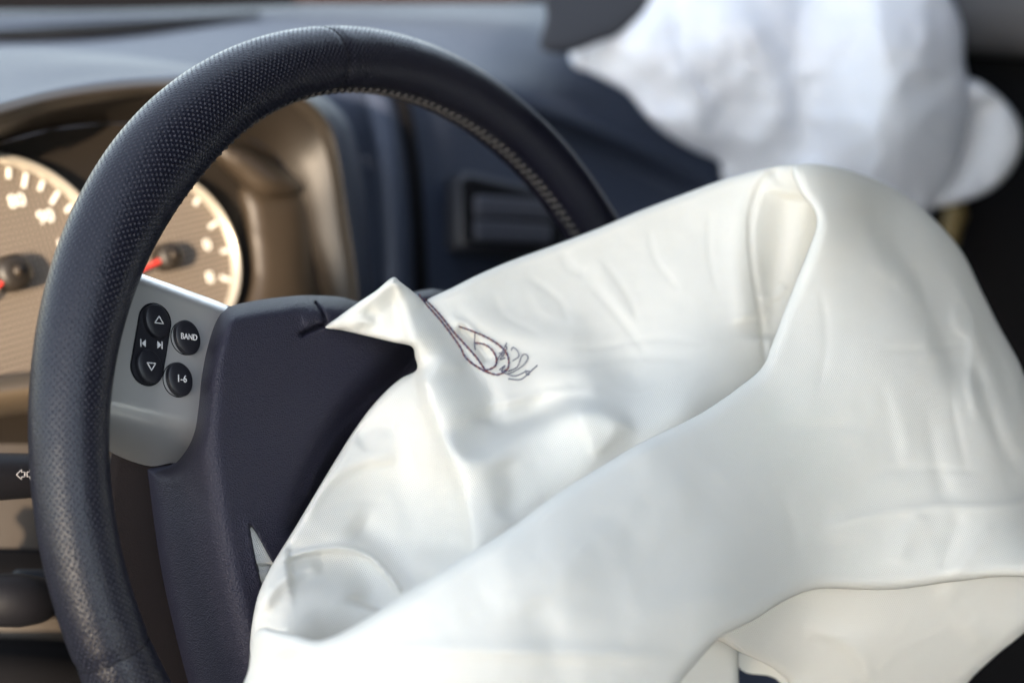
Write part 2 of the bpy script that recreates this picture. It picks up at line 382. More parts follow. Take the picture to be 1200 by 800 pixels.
# ================================================================== DASHBOARD
db = empty('dashboard', 'dark blue-grey dashboard running behind the steering wheel to the passenger side', 'dashboard', P(450, 200, 1.2))
rows = [[(-80, -12, 1.82), (150, -14, 1.80), (300, -14, 1.80), (480, -14, 1.80), (640, -16, 1.84), (800, -25, 1.9), (960, -40, 1.95)],
        [(-80, 12, 1.70), (150, 11, 1.68), (300, 9, 1.68), (480, 8, 1.68), (640, 6, 1.72), (800, 0, 1.8), (960, -10, 1.85)],
        [(-80, 40, 1.40), (150, 38, 1.40), (300, 34, 1.42), (480, 34, 1.46), (640, 36, 1.54), (800, 50, 1.62), (960, 60, 1.68)],
        [(-80, 70, 1.18), (150, 70, 1.20), (300, 72, 1.24), (470, 70, 1.30), (630, 78, 1.40), (790, 120, 1.50), (960, 190, 1.58)],
        [(-80, 110, 1.04), (150, 108, 1.06), (300, 98, 1.12), (470, 92, 1.20), (620, 118, 1.30), (780, 180, 1.41), (960, 270, 1.50)],
        [(-80, 150, .99), (150, 150, 1.01), (300, 125, 1.09), (470, 130, 1.175), (610, 152, 1.315), (765, 218, 1.43), (960, 330, 1.48)],
        [(-80, 260, .98), (150, 260, 1.00), (300, 240, 1.08), (470, 240, 1.165), (600, 262, 1.27), (760, 320, 1.39), (960, 420, 1.47)],
        [(-80, 420, .98), (150, 420, 1.00), (300, 420, 1.06), (470, 420, 1.14), (600, 420, 1.23), (760, 460, 1.35), (960, 560, 1.44)],
        [(-80, 800, 1.0), (150, 800, 1.02), (300, 800, 1.06), (470, 800, 1.13), (600, 800, 1.20), (760, 800, 1.3), (960, 860, 1.4)]]
loft('dashboard_shell', [[P(*p) for p in r] for r in rows], MT['dash'], db, n=8)
# windscreen foot: black cowl with a warm strip of bonnet seen beyond it
def ribbon(name, a, b, m, parent, lift=.003, label=None):     # strip between two pixel-depth rows
    return loft(name, [[P(*p) for p in a], [P(*p) for p in b]], m, parent, sub=False, thick=lift, label=label)
ribbon('defroster_slot', [(-40, 38, 1.37), (10, 37, 1.37), (100, 31, 1.40), (200, 25, 1.46), (305, 18, 1.54)], [(-40, 46, 1.31), (10, 47, 1.31), (100, 43, 1.33), (200, 34, 1.40), (305, 20, 1.52)], MT['gap'], db)
ribbon('cowl', [(-80, -40, 1.66), (150, -40, 1.66), (330, -40, 1.66), (345, -10, 1.66)], [(-80, 14, 1.62), (150, 12, 1.62), (330, 7, 1.62), (345, 5, 1.62)], mat('cowl_black', (.004, .004, .005), .95, spec=.05), db)
ribbon('windscreen_seal', [(345, -40, 1.66), (500, -40, 1.66), (640, -40, 1.66)], [(345, 5, 1.62), (500, 4, 1.62), (640, 3, 1.62)], mat('brown_seal', (.018, .009, .006), .9, spec=.1), db)
# centre stack: seam line and raised rounded trim
ct = [(432, 92, 1.13), (446, 130, 1.115), (456, 190, 1.10), (462, 260, 1.09), (466, 360, 1.08), (468, 460, 1.07)]
tube('centre_trim', cr([P(*p) for p in ct], 8), .010, MT['dash'], db, 12)
ct2 = [(x + 28, y, d + .02) for x, y, d in ct]
tube('trim_seam', cr([P(*p) for p in ct2], 8), .006, MT['gap'], db, 10)
# binnacle side cheek (blue curved band right of the cluster)
loft('binnacle_cheek', [[P(*p) for p in r] for r in (
    [(352, 104, 1.0), (385, 118, 1.0), (412, 150, 1.0), (425, 210, .99), (432, 290, .98), (436, 400, .97)],
    [(345, 108, .965), (374, 124, .965), (399, 158, .965), (411, 215, .955), (419, 290, .95), (424, 400, .94)],
    [(345, 116, .95), (370, 132, .95), (393, 165, .95), (405, 220, .94), (413, 292, .935), (418, 400, .93)])], MT['dash'], db)
# air vent
MT['vane'] = mat('vent_vane', (.05, .053, .07), .5)
vt = empty('air_vent', 'dark rectangular air vent in the dashboard face seen through the wheel', 'air vent', P(600, 250, 1.24))
def vq(name, q, d, m, th, bev=.003, par=vt):
    c = [P(x, y, d + dd) for x, y, dd in q]; n = np.cross(c[1] - c[0], c[3] - c[0]); n /= np.linalg.norm(n)
    if n @ (CAM - c[0]) < 0: n = -n
    v = c + [p - n * th for p in c]
    o = mk(name, v, [(0, 1, 2, 3), (7, 6, 5, 4), (0, 4, 5, 1), (1, 5, 6, 2), (2, 6, 7, 3), (3, 7, 4, 0)], m, par); fix_normals(o); bevel(o, bev); return o
vq('vent_frame', [(543, 196, 0), (668, 226, .09), (668, 305, .08), (543, 292, -.01)], 1.185, MT['plastic'], .03, .01)
vq('vent_cavity', [(551, 205, 0), (662, 232, .085), (662, 296, .08), (551, 284, -.005)], 1.180, MT['gap'], .02, .006)
for k in range(2):
    vq('vent_vane', [(560, 229 + k * 28, 0), (648, 234 + k * 28, .07), (648, 258 + k * 28, .07), (560, 254 + k * 28, 0)], 1.165, MT['vane'], .006, .002)
# passenger airbag door, flung open
fl = layer('airbag_door', [(632, 52), (640, 20), (648, -30), (800, -60), (770, -5), (728, 38), (700, 50), (668, 62), (645, 62)],
      lambda X, d: 1.30 + (X[:, 0] - 640) * .0004 - (X[:, 1] - 30) * .0006 + .006 * np.exp(-d / 5), mapP, mat('door_flap', (.018, .016, .018), .5, var=.2), None, step=8, back=lambda X, d: .012 * (1 - np.exp(-d / 6)))
tag(fl, 'black torn-open airbag lid standing up on the passenger side of the dashboard', 'airbag lid')

# ================================================================== INSTRUMENT CLUSTER
cl = empty('instrument_cluster', 'sunlit tan instrument cluster under its curved hood behind the wheel', 'instrument cluster', P(150, 250, .8))
lipO = [(-90, 148, .655), (0, 122, .70), (60, 107, .735), (130, 97, .77), (190, 93, .80), (260, 91, .83), (320, 97, .86), (360, 114, .88), (386, 145, .895), (398, 190, .90), (408, 260, .90), (418, 330, .90), (424, 420, .89)]
lipI = [(-90, 176, .66), (0, 148, .70), (60, 130, .735), (130, 117, .77), (190, 110, .80), (260, 107, .83), (312, 112, .86), (347, 127, .88), (372, 155, .895), (386, 198, .90), (396, 262, .90), (407, 330, .90), (414, 420, .89)]
top1 = [(-90, 100, .78), (0, 82, .82), (60, 73, .85), (130, 72, .88), (190, 75, .90), (260, 80, .92), (325, 90, .94), (368, 108, .95), (396, 140, .955), (409, 188, .955), (417, 260, .95), (426, 330, .94), (430, 420, .93)]
top2 = [(-90, 62, .98), (0, 58, 1.0), (60, 58, 1.02), (130, 64, 1.03), (190, 72, 1.04), (260, 82, 1.05), (328, 94, 1.06), (375, 112, 1.06), (404, 145, 1.06), (418, 190, 1.05), (427, 260, 1.04), (436, 330, 1.03), (440, 420, 1.0)]
m1 = [(a[0], (a[1] * .55 + b[1] * .45), a[2] - .006) for a, b in zip(lipO, lipI)]
loft('hood', [[P(*p) for p in r] for r in (top2, top1, [(a[0], a[1] - 6, a[2] + .015) for a in lipO], lipO)], MT['dash'], cl, n=6)
loft('hood_lip', [[P(*p) for p in r] for r in (lipO, m1, lipI)], mat('lip_plastic', (.032, .026, .020), .5, var=.1), cl, n=6)
# inner wall of the hood, going back to the face
def facep(x, y, w=-.235): return WP(x, y, w)
in2 = [(-90, 196), (0, 168), (60, 152), (120, 145), (180, 146), (240, 152), (285, 160), (318, 176), (340, 205), (352, 240), (362, 285), (378, 340), (390, 420)]
mid = [P(*p) * .45 + facep(*q) * .55 for p, q in zip(lipI, in2)]
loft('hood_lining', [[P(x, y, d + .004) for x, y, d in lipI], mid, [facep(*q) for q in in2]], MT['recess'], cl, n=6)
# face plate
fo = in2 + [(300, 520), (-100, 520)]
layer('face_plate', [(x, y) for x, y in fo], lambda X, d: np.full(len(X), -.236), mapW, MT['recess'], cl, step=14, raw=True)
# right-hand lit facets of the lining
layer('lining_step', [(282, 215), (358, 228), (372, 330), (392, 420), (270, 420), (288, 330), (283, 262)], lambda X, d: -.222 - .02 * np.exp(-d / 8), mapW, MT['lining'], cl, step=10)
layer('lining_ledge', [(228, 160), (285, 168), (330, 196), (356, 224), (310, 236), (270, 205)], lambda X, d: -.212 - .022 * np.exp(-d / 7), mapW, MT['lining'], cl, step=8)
# lower tan rail under the dials
loft('face_rail', [[WP(x, y + dy, w) for x, y in ((-90, 462), (0, 448), (80, 438), (200, 425), (330, 412))] for dy, w in ((-8, -.232), (-4, -.20), (6, -.185), (20, -.185), (34, -.20), (40, -.23))], MT['column'], cl, n=5)
def font_mesh(txt, size, M4, m, parent, name, ext=.0004):
    c = bpy.data.curves.new('t', 'FONT'); c.body = txt; c.size = size; c.extrude = ext; c.align_x = 'CENTER'; c.align_y = 'CENTER'; c.resolution_u = 3
    o = bpy.data.objects.new('t', c); COL.objects.link(o); bpy.context.view_layer.update()
    me = bpy.data.meshes.new_from_object(o.evaluated_get(bpy.context.evaluated_depsgraph_get())); bpy.data.objects.remove(o)
    me.transform(M4); me.materials.clear(); me.materials.append(m)
    r = bpy.data.objects.new(name, me); COL.objects.link(r); attach(r, parent); return r
def wmat(p, ang=0, scale_x=1):       # frame on the wheel-parallel plane at p, rotated by ang
    ca, sa = math.cos(ang), math.sin(ang); u = UW * ca + VW * sa; v = -UW * sa + VW * ca
    return Matrix(((u[0] * scale_x, v[0], NW[0], p[0]), (u[1] * scale_x, v[1], NW[1], p[1]), (u[2] * scale_x, v[2], NW[2], p[2]), (0, 0, 0, 1)))
def ring_geo(c, r0, r1, w0, w1, n=72, prof=5):
    V = []; Fc = []
    for i in range(n):
        t = 2 * math.pi * i / n
        for k in range(prof):
            s = k / (prof - 1); r = r0 + (r1 - r0) * s; w = w0 + (w1 - w0) * math.sin(math.pi * s)
            V.append(c + UW * r * math.cos(t) + VW * r * math.sin(t) + NW * w)
    for i in range(n):
        for k in range(prof - 1):
            a = i * prof + k; b = ((i + 1) % n) * prof + k; Fc.append((a, a + 1, b + 1, b))
    return V, Fc
def gauge(px, py, R, w, label, ticks, nums, needle, nticks_long):
    c = WP(px, py, w)
    V = [c] + [c + UW * R * math.cos(2 * math.pi * k / 64) + VW * R * math.sin(2 * math.pi * k / 64) for k in range(64)]
    V += [v - NW * .004 for v in V]
    Fc = [(0, 1 + k, 1 + (k + 1) % 64) for k in range(64)] + [(1 + k, 66 + k, 66 + (k + 1) % 64, 1 + (k + 1) % 64) for k in range(64)]
    g = mk('gauge', V, Fc, MT['dial'], cl, smooth=False, label=label)
    v, f = ring_geo(c, R * .955, R * 1.06, .0005, .006); mk('bezel_ring', v, f, MT['dialbezel'], g)
    me = None
    for k, a in enumerate(ticks):
        lg = k % 2 == 0; r1 = R * .93; r0 = R * (.80 if lg else .84); wd = .0011
        if me is None: pass
        ca, sa = math.cos(math.radians(a)), math.sin(math.radians(a)); rd = UW * ca + VW * sa; tg = -UW * sa + VW * ca; q = []
        for ww in (.0003, .0012):
            for rr, ss in ((r0, -1), (r1, -1), (r1, 1), (r0, 1)): q.append(c + rd * rr + tg * wd * ss + NW * ww)
        mk('tick', q, [(3, 2, 1, 0), (4, 5, 6, 7), (0, 1, 5, 4), (1, 2, 6, 5), (2, 3, 7, 6), (3, 0, 4, 7)], MT['dialprint'], g, smooth=False)
    for a, t, sz in nums:
        ca, sa = math.cos(math.radians(a)), math.sin(math.radians(a)); p = c + (UW * ca + VW * sa) * R * .66 + NW * .0006
        font_mesh(t, sz, wmat(p), MT['dialprint'], g, 'numeral')
    a = math.radians(needle); rd = UW * math.cos(a) + VW * math.sin(a); tg = -UW * math.sin(a) + VW * math.cos(a)
    p0 = c + NW * .007 - rd * R * .15; p1 = c + NW * .007 + rd * R * .78
    mk('needle', [p0 - tg * .002, p1 - tg * .0006, p1 + tg * .0006, p0 + tg * .002, p0 - tg * .001 + NW * .002, p1 + NW * .001, p0 + tg * .001 + NW * .002], [(0, 1, 5, 4), (4, 5, 6), (6, 5, 2, 3), (0, 3, 2, 1), (0, 4, 6, 3)], MT['red'], g, smooth=False)
    v, f = tube_geo([c + NW * .001, c + NW * .010, c + NW * .012], [R * .16, R * .15, R * .10], 24); mk('needle_hub', v, f, MT['recess'], g)
    v, f = tube_geo([c + NW * .012, c + NW * .0135], [R * .045, R * .04], 16); mk('hub_pin', v, f, MT['lining'], g)
    return g
gauge(8, 322, .064, -.228, 'large speedometer dial with two-digit figures', [a for a in range(200, -30, -10)],
      [(92, '70', .0105), (63, '80', .0105), (38, '90', .0105), (12, '100', .0095), (120, '60', .0105), (150, '50', .0105)], 205, 10)
gauge(190, 303, .0525, -.226, 'smaller dial with a red needle', [60, 38, 16, -6, -28, 130, 170],
      [(66, 'F', .011), (2, '0', .010), (-32, '8', .010)], 190, 6)
box('red_mark', WP(204, 300, -.224), (.009, .0012, .005), MT['red'], cl, R=np.stack([UW, NW, VW], 1))
# warning-light red mark and figures between the dials
p = WP(210, 297, -.222)
# ================================================================== STEERING COLUMN AND STALKS
sc = empty('steering_column', 'tan plastic steering column shroud behind the lower left of the wheel', 'steering column', WL(0, 0, -.15))
def sup(w, a, b, cu, cv, n=28, e=3.0):
    r = []
    for k in range(n):
        t = 2 * math.pi * k / n; c, s = math.cos(t), math.sin(t)
        r.append(WL(cu + a * math.copysign(abs(c) ** (2 / e), c), cv + b * math.copysign(abs(s) ** (2 / e), s), w))
    return r
loft('column_shroud', [sup(w, a, b, cu, cv) for w, a, b, cu, cv in ((-.045, .030, .030, 0, -.01), (-.05, .060, .060, 0, -.01), (-.07, .070, .070, -.002, -.012), (-.12, .078, .072, .012, -.010), (-.20, .078, .072, .022, -.012), (-.26, .078, .072, .03, -.015))], MT['shroud'], sc, n=4, closed=True)
loft('knee_panel', [[P(x, y, d) for x, y, d in r] for r in ([(-90, 500, .84), (60, 490, .86), (200, 480, .9), (420, 470, .98)], [(-90, 600, .80), (60, 600, .82), (200, 590, .88), (420, 580, .96)], [(-90, 745, .76), (60, 750, .78), (200, 750, .84), (420, 740, .94)], [(-90, 775, .80), (60, 775, .82), (200, 775, .88), (420, 770, .97)], [(-90, 900, .95), (60, 900, .97), (200, 900, 1.0), (420, 900, 1.1)])], MT['knee'], db, n=6)
st = empty('indicator_stalk', 'black indicator stalk with a white turn-signal symbol at the left edge', 'stalk', WP(40, 557, -.08))
a0, a1, a2 = P(-120, 562, .55), P(38, 557, .60), P(230, 548, .70)
tube('stalk_arm', cr([a0, P(-60, 560, .57), a1, P(90, 556, .63), a2], 6), np.interp(np.arange(25), [0, 8, 12, 14, 24], [.0115, .0105, .0098, .0085, .0075]), MT['black'], st, 24)
tdir = a1 - P(-60, 560, .57); tdir /= np.linalg.norm(tdir)
pc = P(14, 556, .585)
vv = CAM - pc; vv /= np.linalg.norm(vv); up = np.cross(vv, tdir); up /= np.linalg.norm(up); up = up if up[2] > 0 else -up; nn = np.cross(tdir, up); nn = nn if nn @ vv > 0 else -nn
MT['arrow'] = mat('arrow_print', (.25, .25, .27), .6)
def arrow(sg, par):          # outline arrow as a thin tube loop
    q = [(0, .9), (1.2, .9), (1.2, 1.9), (3.0, 0), (1.2, -1.9), (1.2, -.9), (0, -.9), (0, .9)]
    pts = [pc + nn * .0109 + tdir * (sg * (.4 + x)) * .0013 + up * y * .0011 for x, y in q]; pp = []
    for i in range(len(pts) - 1):
        for k in range(4): pp.append(pts[i] + (pts[i + 1] - pts[i]) * k / 4)
    pp.append(pts[-1]); tube('turn_arrow', pp, .00018, MT['arrow'], par, 5)
arrow(1, st); arrow(-1, st)
kn = empty('column_lever', 'black rounded lever knob below the stalk at the lower left edge', 'lever', P(30, 700, .66))
tube('knob', cr([P(-60, 700, .60), P(-30, 702, .605), P(10, 703, .61), P(38, 703, .62), P(50, 702, .632), P(52, 702, .636)], 5), np.interp(np.arange(26), [0, 5, 12, 17, 21, 25], [.009, .0115, .0120, .0105, .007, .001]), MT['black'], kn, 24)
tube('lever_arm', [P(20, 688, .645), P(75, 688, .665), P(190, 680, .72)], .0085, MT['black'], kn, 16)
ty = empty('under_dash_shade', 'dark sheets standing in for shade across and under the tan knee panel at the bottom left corner', 'trim', P(10, 790, .78))
loft('lower_shade', [[P(x, y, d) for x, y, d in r] for r in ([(-90, 757, .755), (40, 760, .775), (160, 762, .83)], [(-90, 790, .72), (40, 792, .74), (160, 795, .80)], [(-90, 860, .74), (40, 860, .76), (160, 860, .82)])], MT['gap'], ty, n=5, thick=.006)  # dark sheet put in for the shade below the knee panel
loft('shade_band', [[P(x, y, d) for x, y, d in r] for r in ([(-90, 650, .72), (40, 652, .745), (130, 655, .79)], [(-90, 685, .705), (40, 686, .73), (130, 688, .775)], [(-90, 712, .725), (40, 712, .75), (130, 714, .80)])], MT['gap'], ty, n=5, thick=.006)  # dark band standing in for shade behind the lever knob

# ================================================================== STEERING WHEEL
sw = empty('steering_wheel', 'dark perforated leather steering wheel with a silver control spoke', 'steering wheel', WL(0, 0, 0))
R0 = .185
def rim_r(t):                 # t radians; thumb grips are fatter
    t = math.degrees(t) % 360
    g = math.exp(-((t - 122) / 20) ** 2)
    sm = min(1, max(0, (t - 138) / 30)) if t < 320 else 0; sm = sm * sm * (3 - 2 * sm)
    return .0150 + .0014 * g - .0014 * sm, .0026 * g
def rim_pt(t, a, dr=0.0):
    r, inn = rim_r(t); c, s = math.cos(a), math.sin(a)
    rr = r + dr
    # flattened back, slightly pinched seam on the inside
    pin = -.0012 * math.exp(-((a - math.radians(180)) / .25) ** 2)
    rad = (rr + pin) * c * (1.0 + (inn / r if c < 0 else 0)); w = (rr + pin) * s * 1.05
    return WL((R0 + rad) * math.cos(t), (R0 + rad) * math.sin(t), w)
NT, NA = 480, 64
PITCH = .0027
V = []; UVs = []; perf = []
for i in range(NT + 1):
    t = 2 * math.pi * i / NT
    for k in range(NA + 1):
        a = 2 * math.pi * k / NA
        sd = math.degrees(t)
        seam = 0
        for s0 in (88, 185.5, 300, 20):
            seam -= .0007 * math.exp(-((sd - s0) / .45) ** 2)
        V.append(rim_pt(t, a, seam)); UVs.append((t * round(2 * math.pi * R0 / PITCH) / (2 * math.pi), a * round(2 * math.pi * .0155 / PITCH) / (2 * math.pi)))
        pf = 1.0 if sd > 62 else max(0, (sd - 48) / 14)
        if sd > 330: pf = 0
        perf.append(pf * (1 - math.exp(-(((a - math.radians(180)) / .26) ** 2))))
Fc = [(i * (NA + 1) + k, (i + 1) * (NA + 1) + k, (i + 1) * (NA + 1) + k + 1, i * (NA + 1) + k + 1) for i in range(NT) for k in range(NA)]
rim = mk('rim', V, [tuple(reversed(f)) for f in Fc], MT['leather'], sw, uv=UVs)
at = rim.data.attributes.new('perf', 'FLOAT', 'POINT'); at.data.foreach_set('value', perf)
fix_normals(rim)
for s0 in (88, 185.5, 20, 300):                      # leather joins
    t = math.radians(s0); pts = [rim_pt(t, 2 * math.pi * k / 48, -.0003) for k in range(49)]
    tube('leather_seam', pts, .00018, MT['crack'], rim, 6)
# stitching along the inside of the rim: short crossing threads
tube('stitch_channel', [rim_pt(2 * math.pi * i / 240, math.radians(180), -.0014) for i in range(241)], .0026, MT['crack'], rim, 8)
V = []; Fc = []
ns = 232
for i in range(ns):
    t = 2 * math.pi * i / ns; dt = .0040 / R0 / 2; a = math.radians(180)
    pts = [rim_pt(t - dt * .38, a - .24, -.0008), rim_pt(t - dt * .2, a - .13, .0008), rim_pt(t + dt * .2, a + .13, .0008), rim_pt(t + dt * .38, a + .24, -.0008)]
    v, f = tube_geo(pts, .00060, 7); b = len(V); V += v; Fc += [tuple(x + b for x in q) for q in f]
mk('stitching', V, Fc, MT['stitch'], rim, kind='stuff')

def rollf(d, r, drop):
    s = np.clip(1 - d / r, 0, 1); return -drop * (1 - np.sqrt(np.maximum(1 - s * s, 0)))
# silver spoke
plate_out = [(140, 300), (158, 317), (212, 337), (265, 357), (300, 375), (285, 450), (262, 520), (235, 548), (205, 542), (170, 545), (118, 520), (104, 470), (112, 400)]
def plate_h(X, d):
    h = np.full(len(X), -.004)
    dt, s, _ = seg_dist(X, [(100, 293), (158, 316), (265, 357), (330, 385)])
    h += rollf(dt, 13, .009)
    bl, s, _ = seg_dist(X, [(60, 476), (130, 490), (228, 512), (330, 535)]); bd = np.where(s > 0, bl, -bl)
    k = np.clip(bd + 22, 0, None); h -= .000017 * k ** 1.75
    return h
# the wells are cut out of the relief: sunk where buttons sit
def well_d(X):
    d1, _, _ = seg_dist(X, [(181, 379), (172, 429)]); return d1
plate = layer('spoke_panel', plate_out, lambda X, d: plate_h(X, d) - .0022 * (1 / (1 + np.exp(np.clip((np.hypot((well_px(X)[:, 0]), well_px(X)[:, 1]) - 0) * 0, -1, 1)))) * 0, mapW, MT['silver'], sw, step=4, rings=(1, 2.5, 5)) if False else \
        layer('spoke_panel', plate_out, plate_h, mapW, MT['silver'], sw, step=4, rings=(1, 2.5, 5))
PW = -.004
def disc(name, c, r, h, m, parent, n=40, dome=.0004, su=1.0):
    V = []; Fc = []; prof = [(1.0, 0), (1.0, h * .7), (.97, h * .9), (.91, h), (.5, h + dome * .6), (.0001, h + dome)]
    for rr, w in prof:
        for k in range(n):
            t = 2 * math.pi * k / n; V.append(c + UW * r * rr * math.cos(t) * su + VW * r * rr * math.sin(t) + NW * w)
    for i in range(len(prof) - 1):
        for k in range(n): Fc.append((i * n + k, i * n + (k + 1) % n, (i + 1) * n + (k + 1) % n, (i + 1) * n + k))
    return mk(name, V, Fc, m, parent)
ANG = math.radians(-20)       # the wheel is turned a little to the right
def wring(name, path, r, m, parent):
    pp = list(path) + [path[0], path[1]]
    return tube(name, pp, r, m, parent, 6)
def capsule(c0, c1, r, n=20):
    ax = c1 - c0; L = np.linalg.norm(ax); ax /= L; sd = np.cross(NW, ax); pts = []
    for k in range(n + 1): t = math.pi * k / n; pts.append(c1 + r * (math.cos(t) * (-sd) + math.sin(t) * ax))
    for k in range(n + 1): t = math.pi * k / n; pts.append(c0 + r * (math.cos(t) * sd - math.sin(t) * ax))
    return pts
cU, cD, cB, c1 = [WP(x, y, PW) for x, y in ((181, 377), (172, 430), (217, 396), (208, 445))]
well = capsule(cD, cU, .0072)
n_ = len(well); ctr = (cU + cD) / 2
mk('button_well', [p + NW * .0004 for p in well] + [p - NW * .002 for p in well], [tuple(range(n_))] + [(k, k + n_, (k + 1) % n_ + n_, (k + 1) % n_) for k in range(n_)], MT['button'], plate, smooth=False)
wring('well_rim', [p + NW * .0003 for p in well], .00035, MT['crack'], plate)
for c in (cB, c1):
    V, Fc = ring_geo(c, .0066, .0070, .0001, .0004, 40); mk('button_gap', V, Fc, MT['crack'], plate)
def button(c, r, h, label): return disc('button', c + NW * .0002, r, h, MT['button'], plate, su=.80)
bU = button(cU + (cU - cD) * .0 + NW * .0003, .0068, .0022, 0); bD = button(cD + NW * .0003, .0068, .0022, 0); bB = button(cB, .0071, .0022, 0); b1 = button(c1, .0069, .0022, 0)
bU['label'] = 'button with an upward triangle'; bD['label'] = 'button with a downward triangle'; bB['label'] = 'button marked BAND'; b1['label'] = 'button marked 1-6'
# Symbols and lettering lie on the buttons as raised print.
font_mesh('BAND', .0035, wmat(cB + NW * .0033 - UW * .0005, ANG, .82), MT['print'], plate, 'lettering', .00012)
font_mesh('1-6', .0041, wmat(c1 + NW * .0033 - UW * .0003, ANG, .9), MT['print'], plate, 'lettering', .00012)
def stroke(name, pts, r=.00022, par=plate):
    pp = []
    for i in range(len(pts) - 1):
        for k in range(5): pp.append(pts[i] + (pts[i + 1] - pts[i]) * k / 5)
    pp.append(pts[-1]); return tube(name, pp, r, MT['print'], par, 5)
def loc(c, x, y, w=.0032):
    ca, sa = math.cos(ANG), math.sin(ANG); return c + UW * (x * ca - y * sa) * .001 + VW * (x * sa + y * ca) * .001 + NW * w
stroke('triangle_symbol', [loc(cU, -1.9, -1.1), loc(cU, 0, 1.7), loc(cU, 1.9, -1.1), loc(cU, -1.9, -1.1)])
stroke('triangle_symbol', [loc(cD, -1.9, 1.1), loc(cD, 0, -1.7), loc(cD, 1.9, 1.1), loc(cD, -1.9, 1.1)])
for sg in (-1, 1):
    cc = loc(ctr, sg * 3.6, 0, .0006)
    stroke('track_bar', [loc(cc, sg * 1.2, -1.5, 0), loc(cc, sg * 1.2, 1.5, 0)], .00026)
    q = [loc(cc, sg * .8, 0, .0002), loc(cc, -sg * .9, 1.4, .0002), loc(cc, -sg * .9, -1.4, .0002)]
    if sg > 0: q = q
    mk('track_arrow', q + [p - NW * .0003 for p in q], [(0, 1, 2), (5, 4, 3), (0, 3, 4, 1), (1, 4, 5, 2), (2, 5, 3, 0)], MT['print'], plate, smooth=False)

# airbag cover on the hub
hubR = [(WL(u, v, 0)) for u, v in ()]
def topx(p):                   # world -> pixel
    q = M.T @ (np.asarray(p) - CAM); return (600 + F * q[0] / q[2], 400 + F * q[1] / q[2])
hid = [topx(WL(u, v, -.005)) for u, v in ((.045, .068), (.075, .03), (.075, -.03), (.045, -.08), (0, -.115), (-.05, -.13))]
pad_out = [(267, 360), (300, 352), (340, 347), (365, 346), (400, 348), (440, 356)] + hid + [(232, 850), (214, 800), (197, 740), (183, 680), (173, 610), (169, 560), (170, 546), (190, 545), (205, 541), (222, 515), (229, 480), (234, 440), (243, 400), (253, 374)]
edge_left = [(262, 372), (250, 420), (247, 470), (245, 520), (252, 575), (262, 640), (285, 740), (310, 830)]
slit = [(350, 394), (360, 388), (374, 382), (383, 380)]
slit2 = [(383, 380), (377, 366), (368, 352), (362, 343)]
tear = [(291, 612), (300, 622), (310, 640), (322, 662), (330, 690), (318, 700), (306, 684), (300, 660), (296, 640)]
def pad_h(X, d):
    h = np.full(len(X), .016)
    h += rollf(d, 22, .024)
    # left cheek falls back outside the soft edge line
    bl, s, _ = seg_dist(X, cr(edge_left, 6)); bd = np.where(s > 0, bl, -bl)
    k = np.clip(bd + 16, 0, 100) ; h -= np.where(k < 32, k * k / 64 * .0006, (k - 16) * .0006)
    h -= .0005 * np.exp(-((bd - 24) / 10) ** 2)
    # dished groove where the door flap has folded
    h -= feature(X, [(520, 350), (487, 420), (445, 468), (412, 505), (385, 560), (360, 640)], .012, 20, 44, 'g', .05)
    h += feature(X, [(470, 440), (430, 478), (398, 512), (372, 556), (352, 610)], .0035, 8, 12, 'g', .2)
    h -= feature(X, slit, .007, 1.9, 1.9, 'g', .1); h -= feature(X, slit2, .005, 1.4, 1.4, 'g', .05)
    h += feature(X, [(352, 380), (380, 366)], .0012, 10, 10, 'g', .3)
    h += feature(X, [(330, 358), (362, 350), (372, 365)], .0009, 9, 9, 'g', .3)
    dt, _, _ = seg_dist(X, tear, True); ins = inside(X, tear); h = np.where(ins, h - .007 * np.clip(dt / 2.5, 0, 1), h + .0009 * np.exp(-dt / 7))
    h += .0006 * Noise(3)(X, 60)
    return h
layer('airbag_cover', pad_out, pad_h, mapW, MT['pad'], sw, step=2.6, rings=(1, 2.5, 5), back=None)
# rear housing joins the cover to the column
loft('hub_housing', [sup(w, a, b, cu, cv) for w, a, b, cu, cv in ((-.022, .060, .070, -.01, -.02), (-.035, .066, .075, -.01, -.02), (-.05, .060, .070, -.01, -.02), (-.07, .05, .05, -.01, -.015))], MT['plastic'], sw, n=4, closed=True)
# lower spoke behind the rim
low = [[(-.135, -.005), (-.145, -.055), (-.10, -.10)], [(-.15, -.02), (-.160, -.065), (-.115, -.120)]]
loft('lower_spoke', [[WL(u, v, w) for u, v in ((-.08, .045), (-.10, .0), (-.09, -.06), (-.06, -.11))] for w in (-.030,)] + [[WL(u, v, -.036) for u, v in ((-.105, .046), (-.122, .0), (-.118, -.06), (-.09, -.12))]] + [[WL(u, v, -.05) for u, v in ((-.125, .05), (-.15, .0), (-.15, -.07), (-.11, -.15))]], mat('spoke_plastic', (.011, .008, .008), .8, spec=.12, bump=('voronoi', 1400, .0001)), sw, n=6, thick=.004)

# ================================================================== DRIVER AIRBAG
ab = empty('driver_airbag', 'deflated cream white airbag spilling from the steering wheel hub', 'airbag', P(480, 560, .60))
rollb = lambda d, r, drop: drop * (1 - np.sqrt(np.maximum(1 - np.clip(1 - d / r, 0, 1) ** 2, 0)))
nz = Noise(5); nz2 = Noise(9)
def warp(X, a=5, sc=55): return X + np.stack([nz(X, sc), nz2(X, sc)], 1) * a

